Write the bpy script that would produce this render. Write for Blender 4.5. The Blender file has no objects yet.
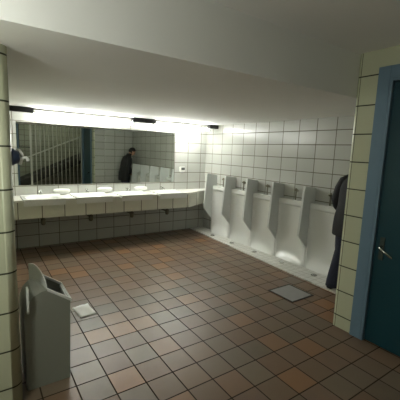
import bpy, bmesh, math, random
from mathutils import Vector, Matrix, Euler

# ------------------------------------------------------------------ camera, world, exposure
C = bpy.context.scene.collection
scene = bpy.context.scene
PI = math.pi
CAM = Vector((-4.0358, -5.7386, 1.6501))
YAW, PITCH, ROLL, FPX = 0.6008, -0.148, 0.0385, 325.7233
fw = Vector((math.sin(YAW)*math.cos(PITCH), math.cos(YAW)*math.cos(PITCH), math.sin(PITCH)))
r0 = fw.cross(Vector((0, 0, 1))).normalized(); u0 = r0.cross(fw)
rt = math.cos(ROLL)*r0 + math.sin(ROLL)*u0
up = -math.sin(ROLL)*r0 + math.cos(ROLL)*u0
cd = bpy.data.cameras.new('camera'); cam = bpy.data.objects.new('camera', cd); C.objects.link(cam)
M3 = Matrix((rt, up, -fw)).transposed()
cam.matrix_world = Matrix.Translation(CAM) @ M3.to_4x4()
cd.sensor_fit = 'HORIZONTAL'; cd.sensor_width = 36.0; cd.lens = FPX/400*36
cd.clip_start = 0.02; cd.clip_end = 100
scene.camera = cam

w = bpy.data.worlds.new('world'); scene.world = w; w.use_nodes = True
w.node_tree.nodes['Background'].inputs[0].default_value = (0.55, 0.6, 0.55, 1)
w.node_tree.nodes['Background'].inputs[1].default_value = 0.02
LAMP = 26.0        # washroom tubes
HALL = 24.5         # entrance hall lamp
STAIR = 4.5        # stairwell lamp
scene.view_settings.view_transform = 'Standard'
try: scene.view_settings.look = 'None'
except Exception: pass
scene.view_settings.exposure = 1.42
scene.view_settings.gamma = 1.0
scene.view_settings.use_curve_mapping = False
random.seed(7)

# ------------------------------------------------------------------ materials
def lin(c):
    return tuple(((v/255)/12.92 if v/255 <= 0.04045 else ((v/255+0.055)/1.055)**2.4) for v in c)
def new_mat(name):
    m = bpy.data.materials.new(name); m.use_nodes = True
    nt = m.node_tree
    return m, nt, nt.nodes['Principled BSDF']
def N(nt, t, **kw):
    n = nt.nodes.new(t)
    for k, v in kw.items(): setattr(n, k, v)
    return n
def mth(nt, op, a, b=None, c=None):
    n = N(nt, 'ShaderNodeMath', operation=op)
    for i, v in enumerate((a, b, c)):
        if v is None: continue
        if isinstance(v, (int, float)): n.inputs[i].default_value = v
        else: nt.links.new(v, n.inputs[i])
    return n.outputs[0]
def mixc(nt, fac, a, b):
    n = N(nt, 'ShaderNodeMix', data_type='RGBA')
    for s, v in ((n.inputs[0], fac), (n.inputs[6], a), (n.inputs[7], b)):
        if isinstance(v, (int, float)): s.default_value = v
        elif isinstance(v, tuple): s.default_value = (*v[:3], 1)
        else: nt.links.new(v, s)
    return n.outputs[2]
def plain(name, col, rough=0.5, metal=0.0, noise=0.06, scale=12, spec=0.5, bump=0.0):
    m, nt, b = new_mat(name)
    tc = N(nt, 'ShaderNodeTexCoord'); nz = N(nt, 'ShaderNodeTexNoise')
    nz.inputs['Scale'].default_value = scale; nz.inputs['Detail'].default_value = 4
    nt.links.new(tc.outputs['Object'], nz.inputs['Vector'])
    c = lin(col)
    lo = tuple(v*(1-noise) for v in c); hi = tuple(min(1, v*(1+noise)) for v in c)
    nt.links.new(mixc(nt, nz.outputs[0], lo, hi), b.inputs['Base Color'])
    b.inputs['Roughness'].default_value = rough; b.inputs['Metallic'].default_value = metal
    b.inputs['Specular IOR Level'].default_value = spec
    if bump:
        bp = N(nt, 'ShaderNodeBump'); bp.inputs['Strength'].default_value = bump
        nt.links.new(nz.outputs[0], bp.inputs['Height']); nt.links.new(bp.outputs[0], b.inputs['Normal'])
    return m
def tiled(name, ax, tw, th, u0, v0, cols, grout, gw=0.008, rough=0.25, vax=2, var=0.05, ramp=None, grough=0.8, spec=0.5, blotch=0.0):
    """rectangular stack-bond tiles laid on world axes ax (across) and vax (up)"""
    m, nt, b = new_mat(name)
    tc = N(nt, 'ShaderNodeTexCoord'); sp = N(nt, 'ShaderNodeSeparateXYZ')
    nt.links.new(tc.outputs['Object'], sp.inputs[0])
    masks, cells = [], []
    for a, s, o in ((ax, tw, u0), (vax, th, v0)):
        if s is None: continue
        t = mth(nt, 'DIVIDE', mth(nt, 'SUBTRACT', sp.outputs[a], o), s)
        cells.append(mth(nt, 'FLOOR', t))
        fr = mth(nt, 'FRACT', t)
        d = mth(nt, 'MULTIPLY', mth(nt, 'MINIMUM', fr, mth(nt, 'SUBTRACT', 1.0, fr)), s)
        mr = N(nt, 'ShaderNodeMapRange'); mr.interpolation_type = 'SMOOTHSTEP'
        nt.links.new(d, mr.inputs[0]); mr.inputs[1].default_value = gw*0.35; mr.inputs[2].default_value = gw*0.7
        masks.append(mr.outputs[0])
    mask = masks[0] if len(masks) == 1 else mth(nt, 'MINIMUM', masks[0], masks[1])
    cb = N(nt, 'ShaderNodeCombineXYZ')
    for i, c in enumerate(cells): nt.links.new(c, cb.inputs[i])
    wn = N(nt, 'ShaderNodeTexWhiteNoise', noise_dimensions='3D'); nt.links.new(cb.outputs[0], wn.inputs['Vector'])
    nz = N(nt, 'ShaderNodeTexNoise'); nz.inputs['Scale'].default_value = 9; nz.inputs['Detail'].default_value = 5
    nt.links.new(tc.outputs['Object'], nz.inputs['Vector'])
    if ramp:
        rp = N(nt, 'ShaderNodeValToRGB'); rp.color_ramp.interpolation = 'LINEAR'
        el = rp.color_ramp.elements
        while len(el) < len(ramp): el.new(0.5)
        for e, (p, c) in zip(el, ramp): e.position = p; e.color = (*lin(c), 1)
        f = mth(nt, 'ADD', mth(nt, 'MULTIPLY', wn.outputs['Value'], 1-blotch), mth(nt, 'MULTIPLY', nz.outputs[0], blotch))
        nt.links.new(f, rp.inputs[0]); col = rp.outputs[0]
        col = mixc(nt, mth(nt, 'MULTIPLY', nz.outputs[0], 0.45), col, lin(cols))
    else:
        c = lin(cols)
        col = mixc(nt, wn.outputs['Value'], tuple(v*(1-var) for v in c), tuple(min(1, v*(1+var)) for v in c))
    nt.links.new(mixc(nt, mask, lin(grout), col), b.inputs['Base Color'])
    nt.links.new(mth(nt, 'ADD', mth(nt, 'MULTIPLY', mask, rough-grough), grough), b.inputs['Roughness'])
    nt.links.new(mth(nt, 'ADD', mth(nt, 'MULTIPLY', mask, spec*0.85), spec*0.15), b.inputs['Specular IOR Level'])
    bp = N(nt, 'ShaderNodeBump'); bp.inputs['Strength'].default_value = 0.35; bp.inputs['Distance'].default_value = 0.004
    nt.links.new(mask, bp.inputs['Height']); nt.links.new(bp.outputs[0], b.inputs['Normal'])
    return m
def emit(name, col, s):
    m, nt, b = new_mat(name)
    b.inputs['Base Color'].default_value = (0.9, 0.9, 0.88, 1)
    b.inputs['Emission Color'].default_value = (*col, 1); b.inputs['Emission Strength'].default_value = s
    return m

TILE = (184, 185, 178); GROUT = (104, 99, 86)
TW, TH = 0.3135, 0.2
m_back = tiled('back_wall_tiles', 0, TW, TH, -0.13, 0.008, TILE, GROUT, gw=0.010)
m_right = tiled('urinal_wall_tiles', 1, 0.3121, TH, 0.0718, 0.008, TILE, GROUT, gw=0.011)
m_front = tiled('front_wall_tiles', 0, TW, TH, -1.2, 0.008, TILE, GROUT, gw=0.011)
HT = (196, 199, 172)
m_ent = tiled('entrance_wall_tiles', 1, 0.38, 0.2475, -4.033, 0.1225, HT, (62, 62, 50), gw=0.010)
m_left = tiled('left_pier_tiles', 0, 0.40, 0.2475, -3.87-0.02, 0.1525, HT, (70, 72, 58), gw=0.010)
m_leftside = tiled('left_wall_tiles', 1, 0.31, 0.2475, 0.0, 0.1525, HT, (70, 72, 58), gw=0.010)
m_trimtile = tiled('bullnose_tiles', 0, None, 0.2475, 0, 0.1225, HT, (62, 62, 50), gw=0.010)
m_hallx = tiled('hall_tiles_across', 0, TW, TH, 0, 0.008, (166, 168, 148), (90, 90, 76), gw=0.012)
m_hally = tiled('hall_tiles_along', 1, TW, TH, 0, 0.008, (166, 168, 148), (90, 90, 76), gw=0.012)
m_apron = tiled('apron_tiles', 0, 0.314, None, -0.13, 0, (218, 218, 204), (70, 66, 54), gw=0.010)
m_floor = tiled('floor_quarry_tiles', 0, 0.2145, 0.2185, -2.473, -2.497, (112, 94, 76), (56, 48, 40), gw=0.009, vax=1, rough=0.36, spec=0.5,
    ramp=[(0.0, (92, 79, 66)), (0.2, (114, 101, 85)), (0.4, (108, 82, 62)), (0.58, (122, 98, 76)), (0.74, (110, 90, 78)), (0.88, (136, 100, 68)), (1.0, (152, 102, 56))], blotch=0.12)
m_tray = tiled('tray_mosaic', 1, 0.10, 0.10, 0, 0, (205, 205, 198), (168, 166, 157), gw=0.006, vax=0, rough=0.3)
m_ceil = plain('ceiling_paint', (248, 248, 245), 0.85, noise=0.02, scale=3)
m_ceramic = plain('white_ceramic', (226, 227, 222), 0.14, noise=0.01)
m_screen = plain('screen_ceramic', (206, 209, 206), 0.25, noise=0.02)
m_counter = plain('counter_white', (228, 226, 218), 0.25, noise=0.02)
m_chrome = plain('chrome', (190, 190, 186), 0.18, 1.0, noise=0.02)
m_darkmetal = plain('dark_metal', (46, 44, 40), 0.4, 0.6)
m_valve = plain('aged_brass_chrome', (120, 116, 100), 0.3, 0.9)
m_black = plain('black_plastic', (22, 22, 20), 0.5)
m_housing = plain('lamp_housing', (70, 68, 62), 0.5)
m_tube = emit('lamp_tube', (0.98, 1.0, 0.95), LAMP)
m_hall_lamp = emit('hall_lamp_panel', (0.97, 1.0, 0.90), HALL)
m_stair_lamp = emit('stair_lamp_panel', (0.98, 1.0, 0.88), STAIR)
m_blue = plain('blue_paint', (108, 134, 154), 0.4, noise=0.04)
m_teal = plain('dark_teal_paint', (10, 62, 74), 0.4, noise=0.05)
m_plate = plain('grey_steel_plate', (150, 150, 150), 0.45, 0.3, noise=0.10)
m_bin = plain('grey_bin_plastic', (134, 136, 126), 0.4, noise=0.03)
m_binlid = plain('pale_grey_plastic', (205, 206, 202), 0.4, noise=0.03)
m_paper = plain('white_paper', (235, 235, 230), 0.8, noise=0.02)
m_whitepaint = plain('white_rail_paint', (236, 236, 225), 0.4, noise=0.04)
m_stair = plain('stair_tread', (84, 84, 76), 0.6, noise=0.1)
m_jacket = plain('black_jacket', (20, 20, 22), 0.75, noise=0.3, scale=30, bump=0.3)
m_jeans = plain('blue_jeans', (46, 49, 64), 0.85, noise=0.3, scale=25, bump=0.2)
m_skin = plain('skin', (196, 150, 124), 0.55, noise=0.05)
m_hair = plain('dark_hair', (24, 20, 18), 0.6, noise=0.3, scale=60, bump=0.4)
m_shoe = plain('dark_shoe', (24, 24, 26), 0.45)
m_hookblue = plain('dark_blue_plastic', (52, 66, 96), 0.35)
m_rubber = plain('window_grey', (96, 98, 96), 0.2)
mm, nt, b = new_mat('mirror_glass')
nz = N(nt, 'ShaderNodeTexNoise'); nz.inputs['Scale'].default_value = 2.5
nt.links.new(mixc(nt, nz.outputs[0], (0.62, 0.65, 0.60), (0.66, 0.69, 0.64)), b.inputs['Base Color'])
b.inputs['Metallic'].default_value = 1.0; b.inputs['Roughness'].default_value = 0.012
m_mirror = mm

# ------------------------------------------------------------------ mesh helpers
def link(name, bm, mat, parent=None, smooth=False, bevel=0.0, seg=2, autosmooth=True):
    bmesh.ops.recalc_face_normals(bm, faces=bm.faces)
    me = bpy.data.meshes.new(name); bm.to_mesh(me); bm.free()
    if smooth:
        for p in me.polygons: p.use_smooth = True
    me.materials.append(mat)
    o = bpy.data.objects.new(name, me); C.objects.link(o)
    if parent: o.parent = parent
    if bevel:
        md = o.modifiers.new('bevel', 'BEVEL'); md.width = bevel; md.segments = seg; md.limit_method = 'ANGLE'; md.angle_limit = 0.6
    return o
def empty(name, loc, label=None, cat=None, group=None, kind=None, rz=0):
    o = bpy.data.objects.new(name, None); C.objects.link(o); o.location = loc; o.rotation_euler = (0, 0, rz)
    o.empty_display_size = 0.1
    return tag(o, label, cat, group, kind)
def tag(o, label=None, cat=None, group=None, kind=None):
    for k, v in (('label', label), ('category', cat), ('group', group), ('kind', kind)):
        if v: o[k] = v
    return o
def box(bm, x0, x1, y0, y1, z0, z1):
    v = [bm.verts.new((x, y, z)) for z in (z0, z1) for y in (y0, y1) for x in (x0, x1)]
    for f in ((0, 2, 3, 1), (4, 5, 7, 6), (0, 1, 5, 4), (2, 6, 7, 3), (0, 4, 6, 2), (1, 3, 7, 5)):
        bm.faces.new([v[i] for i in f])
def prism(bm, pts, axis, a, b):
    """polygon pts (2D) extruded along axis from a to b"""
    def P(p, t):
        return {0: (t, p[0], p[1]), 1: (p[0], t, p[1]), 2: (p[0], p[1], t)}[axis]
    A = [bm.verts.new(P(p, a)) for p in pts]; B = [bm.verts.new(P(p, b)) for p in pts]
    bm.faces.new(A); bm.faces.new(B[::-1])
    n = len(pts)
    for i in range(n): bm.faces.new((A[i], A[(i+1) % n], B[(i+1) % n], B[i]))
def tube(bm, pts, r, n=10, caps=True):
    pts = [Vector(p) for p in pts]; rings = []
    rr = r if isinstance(r, (list, tuple)) else [r]*len(pts)
    ref = None
    for i, p in enumerate(pts):
        d = (pts[min(i+1, len(pts)-1)] - pts[max(i-1, 0)]).normalized()
        if ref is None: ref = Vector((0, 0, 1)) if abs(d.z) < 0.9 else Vector((1, 0, 0))
        a = d.cross(ref).normalized(); c = a.cross(d).normalized(); ref = c
        rings.append([bm.verts.new(p + rr[i]*(math.cos(2*PI*k/n)*a + math.sin(2*PI*k/n)*c)) for k in range(n)])
    for A, B in zip(rings, rings[1:]):
        for k in range(n): bm.faces.new((A[k], A[(k+1) % n], B[(k+1) % n], B[k]))
    if caps: bm.faces.new(rings[0][::-1]); bm.faces.new(rings[-1])
def lathe(bm, prof, n=20, c=(0, 0, 0), sx=1, sy=1):
    rings = [[bm.verts.new((c[0]+r*sx*math.cos(2*PI*k/n), c[1]+r*sy*math.sin(2*PI*k/n), c[2]+z)) for k in range(n)] for r, z in prof]
    for A, B in zip(rings, rings[1:]):
        for k in range(n): bm.faces.new((A[k], A[(k+1) % n], B[(k+1) % n], B[k]))
    bm.faces.new(rings[0][::-1]); bm.faces.new(rings[-1])
def BM(): return bmesh.new()
def struct(name, bm, mat, **k):
    return tag(link(name, bm, mat, **k), kind='structure')
def copy_tree(o, parent=None):
    c = o.copy(); C.objects.link(c)
    if parent: c.parent = parent
    for ch in list(o.children): copy_tree(ch, c)
    return c

# ------------------------------------------------------------------ room shell
CZ = 2.18; CH = 2.55; XL = -3.87; XE = -1.20; YF = -4.0   # CZ washroom ceiling, CH higher hall ceiling
YP = -3.60                                                  # left pier face
bm = BM(); box(bm, -6.2, 0.6, -8.5, 0.15, -0.12, 0.0); struct('floor', bm, m_floor)
bm = BM(); box(bm, -6.2, 0.6, YF+0.001, 0.15, CZ, CH+0.12); struct('ceiling', bm, m_ceil)
bm = BM(); box(bm, -6.2, 0.6, -7.0, YF+0.001, CH, CH+0.12); struct('ceiling_hall', bm, m_ceil)
bm = BM(); box(bm, XL-0.3, 0.12, 0.0, 0.15, 0.0, CZ); struct('wall_back', bm, m_back)
bm = BM(); box(bm, 0.0, 0.12, YF-0.14, 0.0, 0.0, CZ); struct('wall_right', bm, m_right)
bm = BM(); box(bm, XE+0.03, 0.0, YF-0.14, YF, 0.0, CZ); struct('wall_front', bm, m_front)
# entrance wall with the door opening
DY0, DY1, DZ = -4.30, -5.18, 2.30
bm = BM()
box(bm, XE, XE+0.14, DY0, YF-0.033, 0, CH)
box(bm, XE, XE+0.14, DY1, DY0, DZ, CH)
box(bm, XE, XE+0.14, -5.36, DY1, 0, CH)
struct('wall_entrance', bm, m_ent)
# bullnose corner of the entrance wall
pts = [(XE+0.033, YF-0.033)] + [(XE+0.033-0.033*math.cos(a), YF-0.033+0.033*math.sin(a)) for a in [i*PI/2/8 for i in range(9)]]
bm = BM(); prism(bm, pts, 2, 0.0, CH); struct('trim_1', bm, m_trimtile, smooth=False)
bm = BM(); box(bm, XE+0.14, 0.6, -5.36, -5.22, 0, CH); struct('wall_hall_front', bm, m_hallx)
bm = BM(); box(bm, 0.45, 0.6, -8.5, -5.36, 0, 3.4); struct('wall_hall_right', bm, m_hally)
bm = BM(); box(bm, -6.2, 0.6, -8.65, -8.5, 0, 3.4); struct('wall_hall_back', bm, m_hallx)
bm = BM(); box(bm, -6.35, -6.2, -8.5, YP+0.15, 0, 3.4); struct('wall_hall_left', bm, m_hally)
bm = BM(); box(bm, -6.2, 0.6, -7.0, -6.88, CH+0.12, 3.4); struct('wall_stair_lintel', bm, m_hallx)
bm = BM(); box(bm, -6.2, 0.6, -8.5, -6.88, 3.4, 3.5); struct('ceiling_stairwell', bm, m_ceil)
# left pier (faces the camera) and left washroom wall
R = 0.06
bm = BM(); box(bm, -6.2, XL-R, YP, YP+0.14, 0, CZ); struct('wall_left_pier', bm, m_left)
pts = [(XL-R, YP+0.14)] + [(XL-R+R*math.sin(a), YP+R-R*math.cos(a)) for a in [i*PI/2/10 for i in range(11)]] + [(XL, YP+0.14)]
bm = BM(); prism(bm, pts, 2, 0.0, CZ); o = struct('trim_2', bm, tiled('pier_bullnose_tiles', 0, None, 0.2475, 0, 0.1525, HT, (70, 72, 58), gw=0.010))
for p in o.data.polygons:
    p.use_smooth = abs(p.normal.z) < 0.5 and len(p.vertices) == 4
bm = BM(); box(bm, XL-0.14, XL, YP+0.14, 0.0, 0, CZ); struct('wall_left', bm, m_leftside)
# urinal tray: low white mosaic plinth along the right wall
bm = BM(); prism(bm, [(0, 0), (-0.325, 0), (-0.545, YF), (0, YF)], 2, 0.0, 0.015)
struct('trim_3', bm, m_tray)

# door with blue frame
door = empty('door_1', (XE, DY0, 0), kind='structure')
def L(bm, name, mat, par, **k):                                # mesh built in world space, moved under its parent
    bmesh.ops.translate(bm, verts=bm.verts, vec=-Vector(par.matrix_basis.translation if par.parent is None else par.location))
    return link(name, bm, mat, par, **k)
def loc_of(o):
    v = Vector((0, 0, 0))
    while o: v = v + Vector(o.location); o = o.parent
    return v
def P(name, bm, mat, par, **k):                                # as L, for any depth (no rotation)
    bmesh.ops.translate(bm, verts=bm.verts, vec=-loc_of(par))
    return link(name, bm, mat, par, **k)
bm = BM()
box(bm, XE-0.02, XE-0.001, DY0-0.0, DY0+0.10, 0, DZ+0.10)
box(bm, XE-0.02, XE-0.001, DY1-0.10, DY1, 0, DZ+0.10)
box(bm, XE-0.02, XE-0.001, DY1, DY0, DZ, DZ+0.10)
box(bm, XE-0.02, XE+0.09, DY0-0.025, DY0-0.0005, 0, DZ)
box(bm, XE-0.02, XE+0.09, DY1+0.0005, DY1+0.025, 0, DZ)
box(bm, XE-0.02, XE+0.09, DY1+0.025, DY0-0.025, DZ-0.025, DZ-0.0005)
P('door_frame', bm, m_blue, door, bevel=0.003)
bm = BM(); box(bm, XE+0.012, XE+0.052, DY1+0.028, DY0-0.028, 0.01, DZ-0.028)
leaf = P('door_leaf', bm, m_teal, door, bevel=0.002)
bm = BM(); box(bm, XE+0.004, XE+0.012, -4.405, -4.365, 0.78, 0.98)
pl = P('handle_plate', bm, plain('handle_plate_metal', (70, 80, 78), 0.4, 0.5), leaf, bevel=0.002)
bm = BM(); tube(bm, [(XE+0.006, -4.385, 0.90), (XE-0.03, -4.385, 0.90), (XE-0.048, -4.395, 0.897), (XE-0.05, -4.43, 0.875), (XE-0.05, -4.505, 0.835)], [0.010, 0.010, 0.011, 0.010, 0.009], 10)
P('handle', bm, m_chrome, leaf, smooth=True)

# ------------------------------------------------------------------ washbasin counter
YC = -0.555            # apron face
APZ0, APZ1 = 0.59, 0.835
BC = [-3.245, -2.525, -1.805, -1.095]; BW = 0.285
cnt = empty('washbasin_counter', (-1.9, -0.3, APZ0), 'long white washbasin counter with tiled front panel under the mirror', 'counter')
CHX, CHE = -0.73, (-0.02, -0.16)
bm = BM()
# top: back ledge and the pieces between basins, plus the right end with its bevel
zt0, zt1 = 0.835, 0.862
box(bm, XL, CHX, -0.14, -0.001, zt0, zt1)
edges = [XL] + [v for c in BC for v in (c-BW, c+BW)]
for i in range(0, len(edges)-1, 2): box(bm, edges[i], edges[i+1], YC-0.004, -0.14, zt0, zt1)
box(bm, BC[-1]+BW, CHX, YC-0.004, -0.14, zt0, zt1)
prism(bm, [(CHX, -0.001), (CHX, YC-0.004), (CHE[0]+0.018, CHE[1]-0.004), (CHE[0]+0.018, -0.001)], 2, zt0, zt1)
P('countertop', bm, m_counter, cnt)
bm = BM()
box(bm, XL, CHX, YC, YC+0.025, APZ0, zt0-0.001)
prism(bm, [(CHX, YC+0.025), (CHX, YC), (CHE[0], CHE[1]), (CHE[0], CHE[1]+0.025)], 2, APZ0, zt0-0.001)
P('apron', bm, m_apron, cnt)
bm = BM(); box(bm, XL, -0.02, -0.05, -0.001, 0.60, 0.66); box(bm, -2.2, -2.14, YC+0.03, -0.05, 0.62, 0.66); box(bm, -2.92, -2.86, YC+0.03, -0.05, 0.62, 0.66); box(bm, -1.48, -1.42, YC+0.03, -0.05, 0.62, 0.66)
P('bracket', bm, m_darkmetal, cnt)

def make_basin(cx, label):
    t = empty('washbasin', (cx, -0.35, 0.84), label, 'washbasin', 'washbasins set in the counter')
    nx, ny = 29, 23
    x0, x1, y0, y1 = -BW+0.003, BW-0.003, -0.255, 0.208        # local
    bm = BM(); g = []
    for j in range(ny):
        row = []
        for i in range(nx):
            u = -1+2*i/(nx-1); v = -1+2*j/(ny-1)
            x = x0+(x1-x0)*i/(nx-1); y = y0+(y1-y0)*j/(ny-1)
            rr = (abs(u/0.86)**3.2 + abs((v+0.04)/0.80)**3.2)**(1/3.2)
            z = 0.036 - (0.115*min(1, max(0, (1-rr)*2.0))**0.8 if rr < 1 else 0)
            if v > 0.80: z += 0.012*min(1, (v-0.8)/0.1)
            row.append(bm.verts.new((x, y, z)))
        g.append(row)
    for j in range(ny-1):
        for i in range(nx-1): bm.faces.new((g[j][i], g[j][i+1], g[j+1][i+1], g[j+1][i]))
    # skirts: front lip hangs over the apron
    def skirt(vs, zb):
        lo = [bm.verts.new((v.co.x, v.co.y, zb)) for v in vs]
        for a in range(len(vs)-1): bm.faces.new((vs[a], vs[a+1], lo[a+1], lo[a]))
        return lo
    fl = skirt(g[0], -0.058)
    bk = [bm.verts.new((v.co.x, -0.212, -0.058)) for v in g[0]]
    for a in range(len(fl)-1): bm.faces.new((fl[a], fl[a+1], bk[a+1], bk[a]))
    skirt(g[-1], 0.0); skirt([r[0] for r in g], 0.0); skirt([r[-1] for r in g], 0.0)
    link('bowl', bm, m_ceramic, t, smooth=True).modifiers.new('edge', 'EDGE_SPLIT').split_angle = 0.9
    bm = BM(); lathe(bm, [(0.020, 0.046), (0.020, 0.058), (0.014, 0.062), (0.013, 0.105), (0.022, 0.110), (0.024, 0.128), (0.010, 0.134)], 14, (0, 0.235, -0.022))
    fc = link('faucet', bm, m_chrome, t, smooth=True)
    bm = BM(); tube(bm, [(0, 0.235, 0.07), (0, 0.19, 0.085), (0, 0.14, 0.08), (0, 0.125, 0.06)], 0.010, 8)
    link('spout', bm, m_chrome, fc, smooth=True)
    bm = BM(); box(bm, -0.13, 0.13, -0.12, 0.12, -0.25, -0.08); bmesh.ops.bevel(bm, geom=bm.edges[:], offset=0.03, segments=3, affect='EDGES')
    link('underside', bm, m_screen, t)
    bm = BM(); lathe(bm, [(0.020, -0.25), (0.020, -0.30), (0.036, -0.305), (0.036, -0.38), (0.026, -0.40), (0.010, -0.405)][::-1], 14, (0, 0.0, 0))
    tube(bm, [(0, 0.02, -0.335), (0, 0.20, -0.335), (0, 0.349, -0.335)], 0.016, 10)
    link('drain_trap', bm, m_valve, t, smooth=True)
    return t
BL = ['white washbasin at the far left end of the counter, nearest the left wall',
      'white washbasin second from the left, between the first and second oval soap dishes',
      'white washbasin third from the left, between the second and third oval soap dishes',
      'white washbasin at the right end of the counter, nearest the urinals']
b0 = make_basin(BC[0], BL[0])
for x, l in zip(BC[1:], BL[1:]):
    c = copy_tree(b0); c.location.x = x; c['label'] = l

def make_dish(x, label):
    t = empty('soap_dish', (x, -0.075, 0.862), label, 'soap dish', 'oval soap dishes under the mirror')
    bm = BM()
    prof = [(0.050, 0.0), (0.074, 0.004), (0.100, 0.014), (0.122, 0.030), (0.135, 0.050), (0.136, 0.064), (0.128, 0.080), (0.112, 0.092), (0.095, 0.096), (0.084, 0.092), (0.070, 0.082), (0.02, 0.080)]
    lathe(bm, prof, 32, (0, 0, 0), 1.0, 0.50)
    link('dish', bm, m_ceramic, t, smooth=True)
    return t
DL = ['white oval ceramic soap dish on the counter ledge, leftmost of the three', 'white oval ceramic soap dish on the counter ledge, middle of the three',
      'white oval ceramic soap dish on the counter ledge, rightmost of the three']
d0 = make_dish(-2.915, DL[0])
for x, l in zip((-2.20, -1.52), DL[1:]):
    c = copy_tree(d0); c.location.x = x; c['label'] = l

# ------------------------------------------------------------------ mirror
MX0, MX1, MZ0, MZ1, MS = -3.526, -0.7715, 1.0234, 1.9939, -2.177
mir = empty('wall_mirror', ((MX0+MX1)/2, -0.003, MZ0), 'long frameless wall mirror in two sheets above the washbasin counter', 'mirror')
for a, bb in ((MX0, MS-0.002), (MS+0.002, MX1)):
    bm = BM(); box(bm, a, bb, -0.008, -0.001, MZ0, MZ1); P('mirror_sheet', bm, m_mirror, mir)

# ------------------------------------------------------------------ fluorescent strip lamps
LY = -0.37
def strip_lamp(xs, label):
    x0, x1, x2, x3 = xs
    t = empty('strip_lamp', ((x0+x3)/2, LY, CZ), label, 'lamp', 'fluorescent strip lamps above the mirror')
    bm = BM(); box(bm, x1, x2, LY-0.012, LY+0.012, CZ-0.03, CZ-0.001); P('housing', bm, m_housing, t)
    for a, bb in ((x0, x1), (x2, x3)):
        if bb-a > 0.02:
            bm = BM(); box(bm, a, bb, LY-0.045, LY+0.045, CZ-0.072, CZ-0.001); P('end_box', bm, m_black, t, bevel=0.004)
    bm = BM(); tube(bm, [(x1+0.002, LY, CZ-0.096), (x2-0.002, LY, CZ-0.096)], 0.022, 14); P('tube', bm, m_tube, t, smooth=True)
    for a, bb in ((x1-0.03, x1+0.001), (x2-0.001, x2+0.03)):
        bm = BM(); box(bm, a, bb, LY-0.016, LY+0.016, CZ-0.112, CZ-0.073); P('lamp_holder', bm, m_ceramic, t, bevel=0.004)
    return t
strip_lamp((-3.86, -3.33, -1.82, -1.62), 'long fluorescent strip lamp on the ceiling above the left part of the mirror')
strip_lamp((-1.615, -1.39, -0.22, -0.004), 'shorter fluorescent strip lamp on the ceiling by the right corner, past the mirror')

# soap dispenser on the back wall
t = empty('soap_dispenser', (-0.60, -0.001, 1.195), 'small white wall soap dispenser with a dark window, right of the mirror', 'dispenser')
bm = BM(); box(bm, -0.655, -0.545, -0.075, -0.001, 1.225, 1.335); bmesh.ops.bevel(bm, geom=bm.edges[:], offset=0.012, segments=2, affect='EDGES'); P('casing', bm, m_ceramic, t)
bm = BM(); box(bm, -0.64, -0.56, -0.080, -0.0755, 1.262, 1.315); P('window', bm, m_rubber, t)
bm = BM(); box(bm, -0.625, -0.575, -0.065, -0.02, 1.200, 1.2245); P('nozzle', bm, m_plate, t, bevel=0.004)

# ------------------------------------------------------------------ urinals and screens
SP = 0.5935; Y1 = -0.42
UF = -0.10; UH = 0.96
def make_urinal(yc, label):
    t = empty('slab_urinal', (-0.05, yc, 0.015), label, 'urinal', 'white slab urinals along the right wall')
    W = SP/2-0.005
    bm = BM(); ny, nz_ = 25, 26
    ox, oz = 0.05, -0.015
    g = []
    zs = [0.0, 0.01, 0.025, 0.045, 0.07, 0.10, 0.14, 0.2, 0.3, 0.42, 0.54, 0.66, 0.76, 0.82, 0.855, 0.875, 0.885, 0.893, 0.90, 0.91, UH-0.012, UH-0.004]
    ys = [-1, -0.99, -0.93, -0.90, -0.88, -0.86, -0.82, -0.76, -0.66, -0.5, -0.33, -0.16, 0]; ys = ys + [-v for v in ys[-2::-1]]
    for z in zs:
        row = []
        for s in ys:
            a = min(1, abs(s)/0.90)
            inside = 1-a**2.6 if abs(s) < 0.90 else 0
            e = min(1, max(0, (0.893-z)/0.045)); e = e*e*(3-2*e)
            x = UF + 0.066*inside**0.6*e if inside > 0 else UF
            if z < 0.20:                                     # foot basin sweeps out to the tray
                k = (1-z/0.20)**2
                x -= 0.10*k*(inside**0.5)
            row.append(bm.verts.new((x+ox, s*W, max(z, 0.0)+0.0)))
        g.append(row)
    for j in range(len(zs)-1):
        for i in range(len(ys)-1): bm.faces.new((g[j][i], g[j][i+1], g[j+1][i+1], g[j+1][i]))
    def edge(vs, pts):
        lo = [bm.verts.new(p) for p in pts]
        for a in range(len(vs)-1): bm.faces.new((vs[a], vs[a+1], lo[a+1], lo[a]))
        return lo
    top = edge(g[-1], [(ox-0.09, v.co.y, UH) for v in g[-1]])
    edge(top, [(ox-0.001, v.co.y, UH) for v in top])
    for c in (0, -1): edge([r[c] for r in g], [(ox-0.001, r[c].co.y, r[c].co.z) for r in g])
    link('slab', bm, m_ceramic, t, smooth=True).modifiers.new('edge', 'EDGE_SPLIT').split_angle = 0.8
    bm = BM(); tube(bm, [(0.0, 0.0, UH+0.001), (0.0, 0.0, UH+0.13)], 0.011, 8)
    tube(bm, [(0.0, 0.0, UH+0.135), (ox-0.001, 0.0, UH+0.135)], 0.013, 8)
    fp = link('flush_pipe', bm, m_valve, t, smooth=True)
    bm = BM(); lathe(bm, [(0.014, 0.130), (0.026, 0.138), (0.036, 0.150), (0.036, 0.160), (0.014, 0.166), (0.012, 0.180)], 14, (-0.004, 0, UH))
    link('flush_button', bm, m_valve, fp, smooth=True)
    bm = BM(); lathe(bm, [(0.045, 0.0), (0.045, 0.006), (0.035, 0.012), (0.01, 0.015)], 16, (-0.21, 0, 0.0))
    link('drain_grate', bm, m_chrome, t, smooth=True)
    return t
ORD = ['in the far corner, nearest the washbasins', 'second from the far corner', 'third from the far corner', 'fourth from the far corner',
       'fifth from the far corner, just left of the person', 'where the person in the black jacket stands']
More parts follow.
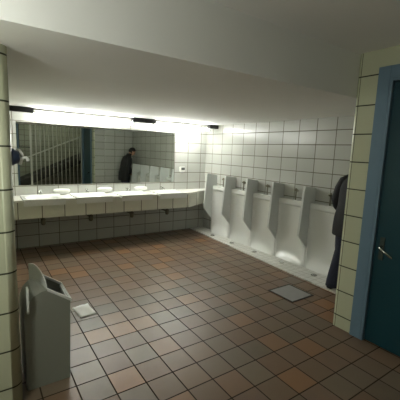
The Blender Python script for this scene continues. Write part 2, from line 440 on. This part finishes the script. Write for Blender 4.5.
u1 = make_urinal(Y1-SP/2, 'white slab urinal ' + ORD[0])
for k in range(1, 6):
    c = copy_tree(u1); c.location.y = Y1-SP/2-SP*k; c['label'] = 'white slab urinal ' + ORD[k]
SO = ['standing alone in the far corner by the counter end', 'between the first and second urinals from the corner', 'between the second and third urinals from the corner',
      'between the third and fourth urinals from the corner', 'between the fourth and fifth urinals from the corner', 'beside the person in the black jacket']
def make_screen(y, label):
    t = empty('urinal_screen', (0, y, 0.30), label, 'urinal screen', 'screens between the urinals')
    bm = BM()
    prism(bm, [(-0.001, 1.190-0.30), (-0.245, 1.222-0.30), (-0.300, 0.535-0.30), (-0.285, 0.50-0.30), (-0.105, 0.30-0.30), (-0.1015, 0.31-0.30), (-0.1015, UH+0.002-0.30), (-0.001, UH+0.002-0.30)], 1, -0.019, 0.019)
    link('screen_panel', bm, m_screen, t, bevel=0.008, seg=3)
    return t
s1 = make_screen(Y1, 'pale grey ceramic urinal screen ' + SO[0])
for k in range(1, 6):
    c = copy_tree(s1); c.location.y = Y1-SP*k; c['label'] = 'pale grey ceramic urinal screen ' + SO[k]

# ------------------------------------------------------------------ floor drain cover, paper, hook
t = empty('floor_drain', (-0.985, -3.30, 0), 'square grey metal drain cover set in the floor before the urinals', 'drain cover')
bm = BM(); x0, x1, y0, y1 = -1.175, -0.795, -3.49, -3.11
for q in ((x0, x1, y0, y0+0.018), (x0, x1, y1-0.018, y1)): box(bm, q[0], q[1], q[2], q[3], 0, 0.006)
for q in ((x0, x0+0.018), (x1-0.018, x1)): box(bm, q[0], q[1], y0+0.018, y1-0.018, 0, 0.006)
P('drain_frame', bm, m_darkmetal, t)
bm = BM(); box(bm, x0+0.02, x1-0.02, y0+0.02, y1-0.02, 0, 0.005)
P('cover_plate', bm, m_plate, t)

bm = BM(); g = []
for j in range(7):
    g.append([bm.verts.new((-0.08+0.16*i/5, -0.13+0.26*j/6, 0.004+0.004*math.sin(i*1.3+j*0.7)+(0.01 if (i, j) == (5, 6) else 0))) for i in range(6)])
for j in range(6):
    for i in range(5): bm.faces.new((g[j][i], g[j][i+1], g[j+1][i+1], g[j+1][i]))
o = link('paper_sheet', bm, m_paper, smooth=True); o.location = (-3.215, -2.535, 0.0); o.rotation_euler = (0, 0, 0.06)
md = o.modifiers.new('thick', 'SOLIDIFY'); md.thickness = 0.001
tag(o, 'white paper sheet lying on the floor beside the grey bin', 'paper')

t = empty('coat_hook', (XL, -3.50, 1.575), 'dark blue coat hook with a bright curved prong on the left wall edge', 'hook')
bm = BM(); lathe(bm, [(0.050, 0.0), (0.050, 0.010), (0.042, 0.022), (0.034, 0.040), (0.012, 0.046)], 20)
bmesh.ops.rotate(bm, verts=bm.verts, cent=(0, 0, 0), matrix=Matrix.Rotation(PI/2, 3, 'Y'))
bmesh.ops.translate(bm, verts=bm.verts, vec=(0.001, 0, 0.0)); link('mount', bm, m_hookblue, t, smooth=True)
bm = BM(); tube(bm, [(0.03, 0, 0.046), (0.046, -0.002, 0.040), (0.056, -0.004, 0.022), (0.062, -0.004, 0.008)], 0.008, 8)
tube(bm, [(0.046, 0, -0.045), (0.050, -0.004, -0.020), (0.062, -0.006, -0.004), (0.078, -0.006, -0.002), (0.088, -0.004, -0.012), (0.088, -0.004, -0.024)], 0.010, 8)
link('prong', bm, m_ceramic, t, smooth=True)

# ------------------------------------------------------------------ waste bin
t = empty('waste_bin', (-3.70, -3.30, 0), 'grey plastic waste bin with its flap open beside the left pier', 'bin')
YN, YFB = -3.47, -3.15
prof = [(-3.835, 0.0), (-3.838, 0.50), (-3.832, 0.57), (-3.812, 0.620), (-3.775, 0.662), (-3.735, 0.684), (-3.692, 0.694)]
slope_end = (-3.548, 0.592); foot = (-3.560, 0.0)
bm = BM()
full = prof + [slope_end, foot]
A = [bm.verts.new((x, YN, z)) for x, z in full]; B = [bm.verts.new((x, YFB, z)) for x, z in full]
n = len(full)
bm.faces.new(A); bm.faces.new(B[::-1])
for i in range(n):
    if i == len(prof)-1: continue                        # the open slope on the right
    bm.faces.new((A[i], A[(i+1) % n], B[(i+1) % n], B[i]))
o = P('body', bm, m_bin, t)
md = o.modifiers.new('thick', 'SOLIDIFY'); md.thickness = 0.008; md.offset = -1
bm = BM()
for ya, yb in ((YN-0.004, YN+0.014), (YFB-0.014, YFB+0.004)):
    prism(bm, [(-3.694, 0.686), (-3.694, 0.704), (-3.540, 0.598), (-3.540, 0.578)], 1, ya, yb)
prism(bm, [(-3.560, 0.584), (-3.540, 0.598), (-3.540, 0.570), (-3.560, 0.566)], 1, YN+0.014, YFB-0.014)
P('rim', bm, m_binlid, t)
bm = BM()
prism(bm, [(-3.70, 0.64), (-3.57, 0.545), (-3.568, 0.02), (-3.82, 0.02), (-3.82, 0.5)], 1, YN+0.02, YFB-0.02)
P('bin_liner', bm, m_black, t, bevel=0.01)
# raised flap: quarter-round sheet standing on the ridge
bm = BM(); na = 14
p0 = Vector((-3.763, YFB-0.01, 0.672)); p1 = Vector((-3.694, YN+0.01, 0.698)); d = p1-p0
nrm = Vector((d.y, -d.x, 0)).normalized()*0.004
lo, hi = [], []
for i in range(na+1):
    s = i/na; b_ = p0+d*s+Vector((0, 0, 0.022*math.sin(PI*s))); h = 0.118*math.sqrt(max(0, 1-s**1.8))
    lo.append(b_); hi.append(b_+Vector((0.0, 0, h+0.004)))
VA = [[bm.verts.new(p+nrm*sg) for p in lo] for sg in (1, -1)]; VB = [[bm.verts.new(p+nrm*sg) for p in hi] for sg in (1, -1)]
for i in range(na):
    bm.faces.new((VA[0][i], VA[0][i+1], VB[0][i+1], VB[0][i])); bm.faces.new((VA[1][i], VA[1][i+1], VB[1][i+1], VB[1][i]))
    bm.faces.new((VB[0][i], VB[0][i+1], VB[1][i+1], VB[1][i])); bm.faces.new((VA[0][i], VA[0][i+1], VA[1][i+1], VA[1][i]))
for i in (0, na): bm.faces.new((VA[0][i], VB[0][i], VB[1][i], VA[1][i]))
P('flap', bm, m_binlid, t)
bm = BM(); tube(bm, [(-3.815, YN-0.001, 0.735), (-3.815, YN-0.035, 0.730), (-3.815, YN-0.04, 0.70), (-3.815, YN-0.04, 0.60), (-3.815, YN-0.035, 0.575), (-3.815, YN-0.001, 0.57)], 0.009, 10)
P('handle', bm, m_ceramic, t, smooth=True)  # chrome tube coloured white, its bright highlights put into the colour

# ------------------------------------------------------------------ hall seen in the mirror: bar screen, stairs
BYF = -6.95
t = empty('bar_screen', (-1.6, BYF, 0), 'full height screen of white vertical bars in the entrance hall, seen in the mirror', 'railing')
bm = BM(); box(bm, -2.52, -2.46, BYF-0.03, BYF+0.03, 0, CH-0.001); P('post', bm, m_whitepaint, t)
bm = BM(); box(bm, -2.46, -0.702, BYF-0.02, BYF+0.02, CH-0.05, CH-0.001); P('rail', bm, m_whitepaint, t)
bm = BM(); box(bm, -2.46, -0.702, BYF-0.02, BYF+0.02, 0.06, 0.10); P('rail', bm, m_whitepaint, t)
for k in range(12):
    x = -2.33+0.138*k
    bm = BM(); tube(bm, [(x, BYF, 0.10), (x, BYF, CH-0.05)], 0.016, 8); P('bar', bm, m_whitepaint, t, smooth=True)
bm = BM(); box(bm, -0.70, -0.50, BYF-0.06, BYF+0.06, 0, CH-0.001)
tag(link('gate_post', bm, m_blue, bevel=0.005), 'blue painted post at the right end of the bar screen in the mirror', 'post')
bm = BM(); box(bm, -2.98, -2.86, BYF-0.06, BYF+0.06, 0, CH-0.001)
tag(link('gate_post', bm, m_blue, bevel=0.005), 'blue painted post at the left edge of the mirror view', 'post')
bm = BM(); box(bm, -2.86, -2.835, BYF-0.02, BYF+0.02, 1.58, CH-0.001); box(bm, -2.86, -2.52, BYF-0.02, BYF+0.02, 1.555, 1.58)
tag(link('black_rail', bm, m_black), 'thin black angled rail between the blue post and the white bars', 'rail')
t = empty('staircase', (-2.0, -7.8, 0), 'dark open staircase rising behind the white bars, seen in the mirror', 'staircase')
sl = 0.44
for yy in (-7.28, -8.40):
    bm = BM(); prism(bm, [(-3.45, 0.0), (-3.1, 0.0), (0.4, sl*3.5), (0.4, sl*3.5+0.24), (-3.45, 0.12)], 1, yy, yy+0.05); P('stringer', bm, m_stair, t)
for k in range(12):
    x = -3.2+0.30*k; z = 0.132*(k+1)
    bm = BM(); box(bm, x, x+0.31, -8.35, -7.23, z, z+0.045); box(bm, x+0.012, x+0.03, -8.34, -7.24, z-0.09, z); P('tread', bm, m_stair, t)
bm = BM(); tube(bm, [(-3.4, -7.2, 0.86), (0.3, -7.2, 0.86+sl*3.7)], 0.022, 8)
for x in (-3.2, -2.0, -0.8): tube(bm, [(x, -7.2, 0.86+sl*(x+3.4)), (x, -7.215, sl*(x+3.4)-0.02)], 0.012, 8)
P('handrail', bm, m_whitepaint, t, smooth=True)

# hall ceiling lamps
t = empty('hall_lamp', (-4.75, -4.5, CH), 'round white globe lamp hanging in the entrance left of the camera', 'lamp')
bm = BM(); lathe(bm, [(0.06, -0.001), (0.06, -0.02), (0.012, -0.03), (0.012, -0.46), (0.05, -0.47), (0.05, -0.485)][::-1], 16); link('lamp_stem', bm, m_darkmetal, t)
bm = BM(); bmesh.ops.create_uvsphere(bm, u_segments=24, v_segments=16, radius=0.13, matrix=Matrix.Translation((0, 0, -0.61))); link('globe', bm, m_hall_lamp, t, smooth=True)
t = empty('stairwell_lamp', (-1.5, -7.8, 3.4), 'ceiling lamp over the stairs behind the bars', 'lamp')
bm = BM(); box(bm, -2.2, -0.8, -7.95, -7.65, 3.34, 3.399); P('lamp_casing', bm, m_whitepaint, t)
bm = BM(); box(bm, -2.18, -0.82, -7.93, -7.67, 3.334, 3.3395); P('lamp_panel', bm, m_stair_lamp, t)

# ------------------------------------------------------------------ person at the last urinal (faces +x, back to the room)
PX, PY = -0.385, -3.635
def lean(p):
    return (p[0]+0.14*max(0, p[2]-0.93), p[1], p[2]-0.05*max(0, p[2]-0.93))
per = empty('person', (PX, PY, 0.0), 'person in a black jacket and blue jeans standing at the last urinal, head bowed', 'person')
def skin(name, chains, mat, par, root=0, sub=2):
    """chains: lists of (id, pos, radius); an id repeated joins the chains"""
    bm = BM(); lay = bm.verts.layers.skin.verify(); ids = {}
    for ch in chains:
        prev = None
        for i_, p, r in ch:
            if i_ not in ids:
                v = bm.verts.new(lean(p)); rr = r if isinstance(r, tuple) else (r, r); v[lay].radius = rr; ids[i_] = v
                if len(ids) == root+1: v[lay].use_root = True
            v = ids[i_]
            if prev is not None: bm.edges.new((prev, v))
            prev = v
    me = bpy.data.meshes.new(name); bm.to_mesh(me); bm.free(); me.materials.append(mat)
    o = bpy.data.objects.new(name, me); C.objects.link(o); o.parent = par
    md = o.modifiers.new('skin', 'SKIN'); md.use_smooth_shade = True; md.branch_smoothing = 0.4
    md = o.modifiers.new('sub', 'SUBSURF'); md.levels = sub; md.render_levels = sub
    return o
# joints (local: +x forward, +y the person's left)
J = dict(pel=(-0.02, 0, 0.93), wai=(0.0, 0, 1.08), che=(0.0, 0, 1.27), sho=(0.01, 0, 1.40), nk0=(0.03, 0, 1.47), nk1=(0.075, 0, 1.535))
def limb(s):
    hip = (-0.01, 0.095*s, 0.88); kne = (0.03, 0.115*s, 0.50); ank = (-0.04, 0.165*s, 0.09)
    shd = (0.01, 0.185*s, 1.395); elb = (-0.02, 0.225*s, 1.12); wri = (0.09, 0.13*s, 0.95)
    return hip, kne, ank, shd, elb, wri
chains = [[('pel', J['pel'], (0.10, 0.10)), ('wai', J['wai'], (0.105, 0.09)), ('che', J['che'], (0.13, 0.09)), ('sho', J['sho'], (0.075, 0.06)), ('nk0', J['nk0'], 0.055), ('nk1', J['nk1'], 0.052)]]
for s, q in ((1, 'l'), (-1, 'r')):
    hip, kne, ank, shd, elb, wri = limb(s)
    chains.append([('pel', None, 0), (q+'hip', hip, 0.075), (q+'thi', (0.005, 0.105*s, 0.70), 0.070), (q+'kne', kne, 0.056), (q+'cal', (-0.005, 0.140*s, 0.34), 0.050), (q+'ank', ank, 0.037), (q+'toe', (0.09, 0.185*s, 0.045), 0.034)])
    chains.append([('sho', None, 0), (q+'shd', (0.0, 0.165*s, 1.38), 0.045), (q+'arm', (-0.005, 0.205*s, 1.26), 0.042), (q+'elb', elb, 0.038), (q+'for', (0.045, 0.19*s, 1.03), 0.032), (q+'wri', wri, 0.026), (q+'plm', (0.125, 0.105*s, 0.925), (0.038, 0.018)), (q+'pl2', (0.148, 0.082*s, 0.91), (0.036, 0.016))])
    # fingers and thumb as short tapering chains rooted in the palm
    for k, ln in enumerate((0.060, 0.068, 0.064, 0.050)):
        zz = 0.940-0.020*k
        chains.append([(q+'pl2', None, 0), ('%sf%da' % (q, k), (0.160, 0.070*s, zz), 0.0095), ('%sf%db' % (q, k), (0.160+ln*0.35, 0.05*s, zz-0.014), 0.009), ('%sf%dc' % (q, k), (0.160+ln*0.42, 0.026*s, zz-0.032), 0.0078)])
    chains.append([(q+'plm', None, 0), (q+'t1', (0.13, 0.085*s, 0.955), 0.012), (q+'t2', (0.15, 0.064*s, 0.968), 0.0105), (q+'t3', (0.170, 0.046*s, 0.968), 0.009)])
body = skin('body', chains, m_skin, per)
# head: shaped surface with face features, bowed forward
HC = Vector(lean((0.120, 0, 1.60))); TILT = 0.60
def headpt(u, v, grow=0.0):
    """u azimuth (0=front), v elevation"""
    a, b_, c_ = 0.098, 0.078, 0.118
    x = a*math.cos(v)*math.cos(u); y = b_*math.cos(v)*math.sin(u); z = c_*math.sin(v)
    if z < 0:                                                      # jaw narrows, chin forward
        k = -z/c_; y *= 1-0.30*k; x = x*(1-0.18*k)+0.022*k
    if x < 0: x *= 1.06
    fr = math.cos(u) if math.cos(u) > 0 else 0
    f2 = fr**8*math.cos(v)
    g = lambda zz, w_: math.exp(-((z-zz)/w_)**2)
    x += 0.024*math.exp(-(y/0.012)**2)*g(-0.022, 0.014)*f2 + 0.012*math.exp(-(y/0.010)**2)*g(0.0, 0.018)*f2   # nose
    x += 0.006*math.exp(-(y/0.024)**2)*g(-0.062, 0.008)*fr - 0.004*math.exp(-(y/0.02)**2)*g(-0.053, 0.004)*fr  # lips
    x -= 0.010*math.exp(-((abs(y)-0.032)/0.013)**2)*g(0.004, 0.011)*fr                                       # eye sockets
    x += 0.006*g(0.026, 0.010)*fr**3                                                                        # brow
    p = Vector((x, y, z)); p *= 1+grow
    return p
def head_xf(p): return Matrix.Rotation(TILT, 3, 'Y') @ p + HC
nu, nv = 44, 32
bm = BM(); rows = []
for j in range(1, nv):
    v = -PI/2+PI*j/nv; rows.append([bm.verts.new(head_xf(headpt(2*PI*i/nu, v))) for i in range(nu)])
for A_, B_ in zip(rows, rows[1:]):
    for i in range(nu): bm.faces.new((A_[i], A_[(i+1) % nu], B_[(i+1) % nu], B_[i]))
bm.faces.new(rows[0][::-1]); bm.faces.new(rows[-1])
for s in (1, -1):                                                   # ears
    bmesh.ops.create_uvsphere(bm, u_segments=10, v_segments=8, radius=1.0, matrix=Matrix.Translation(HC) @ Matrix.Rotation(TILT, 4, 'Y') @ Matrix.Translation((-0.004, 0.079*s, -0.006)) @ Matrix.Diagonal((0.018, 0.009, 0.031, 1)))
link('head', bm, m_skin, per, smooth=True)
for s in (1, -1):
    bm = BM(); bmesh.ops.create_uvsphere(bm, u_segments=12, v_segments=8, radius=0.0115, matrix=Matrix.Translation(head_xf(Vector((0.082, 0.032*s, 0.004)))))
    link('eye', bm, m_hair, per, smooth=True)
bm = BM(); rows = []
for j in range(0, 17):
    v = -0.50+(PI/2-0.02+0.50)*j/16; row = []
    for i in range(nu):
        u = 2*PI*i/nu; a = abs((u+PI) % (2*PI)-PI)
        vmin = -0.55 if a > 1.75 else (0.62 if a < 0.9 else 0.62-(a-0.9)/0.85*1.17)
        vv = max(v, vmin) if v < vmin else v
        p = headpt(u, vv)*(1.10 if v > vmin else 1.02)
        row.append(bm.verts.new(head_xf(p)))
    rows.append(row)
for A_, B_ in zip(rows, rows[1:]):
    for i in range(nu): bm.faces.new((A_[i], A_[(i+1) % nu], B_[(i+1) % nu], B_[i]))
bm.faces.new(rows[-1])
link('hair', bm, m_hair, per, smooth=True)
# jacket and jeans: lofted shells over the body
def loft(bm, rings, n=24, caps=(True, True)):
    rr = []
    for cx, hd, hw, z in rings:
        rr.append([bm.verts.new(lean((cx+hd*math.cos(a), hw*math.copysign(abs(math.sin(a))**0.85, math.sin(a)), z+0.006*math.sin(3*a+z*9)))) for a in [2*PI*k/n for k in range(n)]])
    for A_, B_ in zip(rr, rr[1:]):
        for k in range(n): bm.faces.new((A_[k], A_[(k+1) % n], B_[(k+1) % n], B_[k]))
    if caps[0]: bm.faces.new(rr[0][::-1])
    if caps[1]: bm.faces.new(rr[-1])
bm = BM()
loft(bm, [(-0.03, 0.155, 0.205, 0.715), (-0.03, 0.160, 0.212, 0.73), (-0.03, 0.158, 0.212, 0.82), (-0.03, 0.150, 0.205, 0.94), (-0.018, 0.142, 0.196, 1.08), (-0.012, 0.146, 0.205, 1.20), (-0.010, 0.140, 0.212, 1.30),
          (-0.005, 0.122, 0.200, 1.38), (0.002, 0.105, 0.160, 1.43), (0.020, 0.085, 0.105, 1.475), (0.040, 0.078, 0.082, 1.51), (0.052, 0.076, 0.076, 1.54)])
for s in (1, -1):
    pp = [(0, 0.13*s, 1.405), (0, 0.185*s, 1.375), (-0.004, 0.222*s, 1.28), (-0.016, 0.240*s, 1.14), (0.018, 0.230*s, 1.06), (0.066, 0.188*s, 0.985), (0.098, 0.140*s, 0.945)]
    tube(bm, [lean(p) for p in pp], [0.070, 0.076, 0.074, 0.068, 0.064, 0.056, 0.048], 16)
link('jacket', bm, m_jacket, per, smooth=True)
bm = BM()
loft(bm, [(-0.02, 0.135, 0.170, 0.80), (-0.02, 0.140, 0.178, 0.86), (-0.02, 0.130, 0.170, 0.98)])
for s in (1, -1):
    tube(bm, [(-0.015, 0.085*s, 0.88), (0.0, 0.098*s, 0.72), (0.028, 0.122*s, 0.50), (0.0, 0.142*s, 0.32), (-0.03, 0.162*s, 0.11), (-0.03, 0.166*s, 0.04)], [0.098, 0.094, 0.076, 0.074, 0.074, 0.078], 18)
link('jeans', bm, m_jeans, per, smooth=True)
for s in (1, -1):
    bm = BM(); rows = []
    for i, (x, wd, ht) in enumerate(((-0.095, 0.020, 0.05), (-0.085, 0.036, 0.085), (-0.04, 0.042, 0.10), (0.02, 0.044, 0.09), (0.08, 0.050, 0.065), (0.14, 0.046, 0.05), (0.175, 0.030, 0.04), (0.185, 0.012, 0.025))):
        rows.append([bm.verts.new((x, 0.168*s+0.02*s*i/7+wd*math.copysign(abs(math.cos(a))**0.7, math.cos(a)), 0.0+(ht*0.5)*(1+math.copysign(abs(math.sin(a))**0.6, math.sin(a))))) for a in [2*PI*k/14 for k in range(14)]])
    for A_, B_ in zip(rows, rows[1:]):
        for k in range(14): bm.faces.new((A_[k], A_[(k+1) % 14], B_[(k+1) % 14], B_[k]))
    bm.faces.new(rows[0][::-1]); bm.faces.new(rows[-1])
    link('shoe', bm, m_shoe, per, smooth=True)
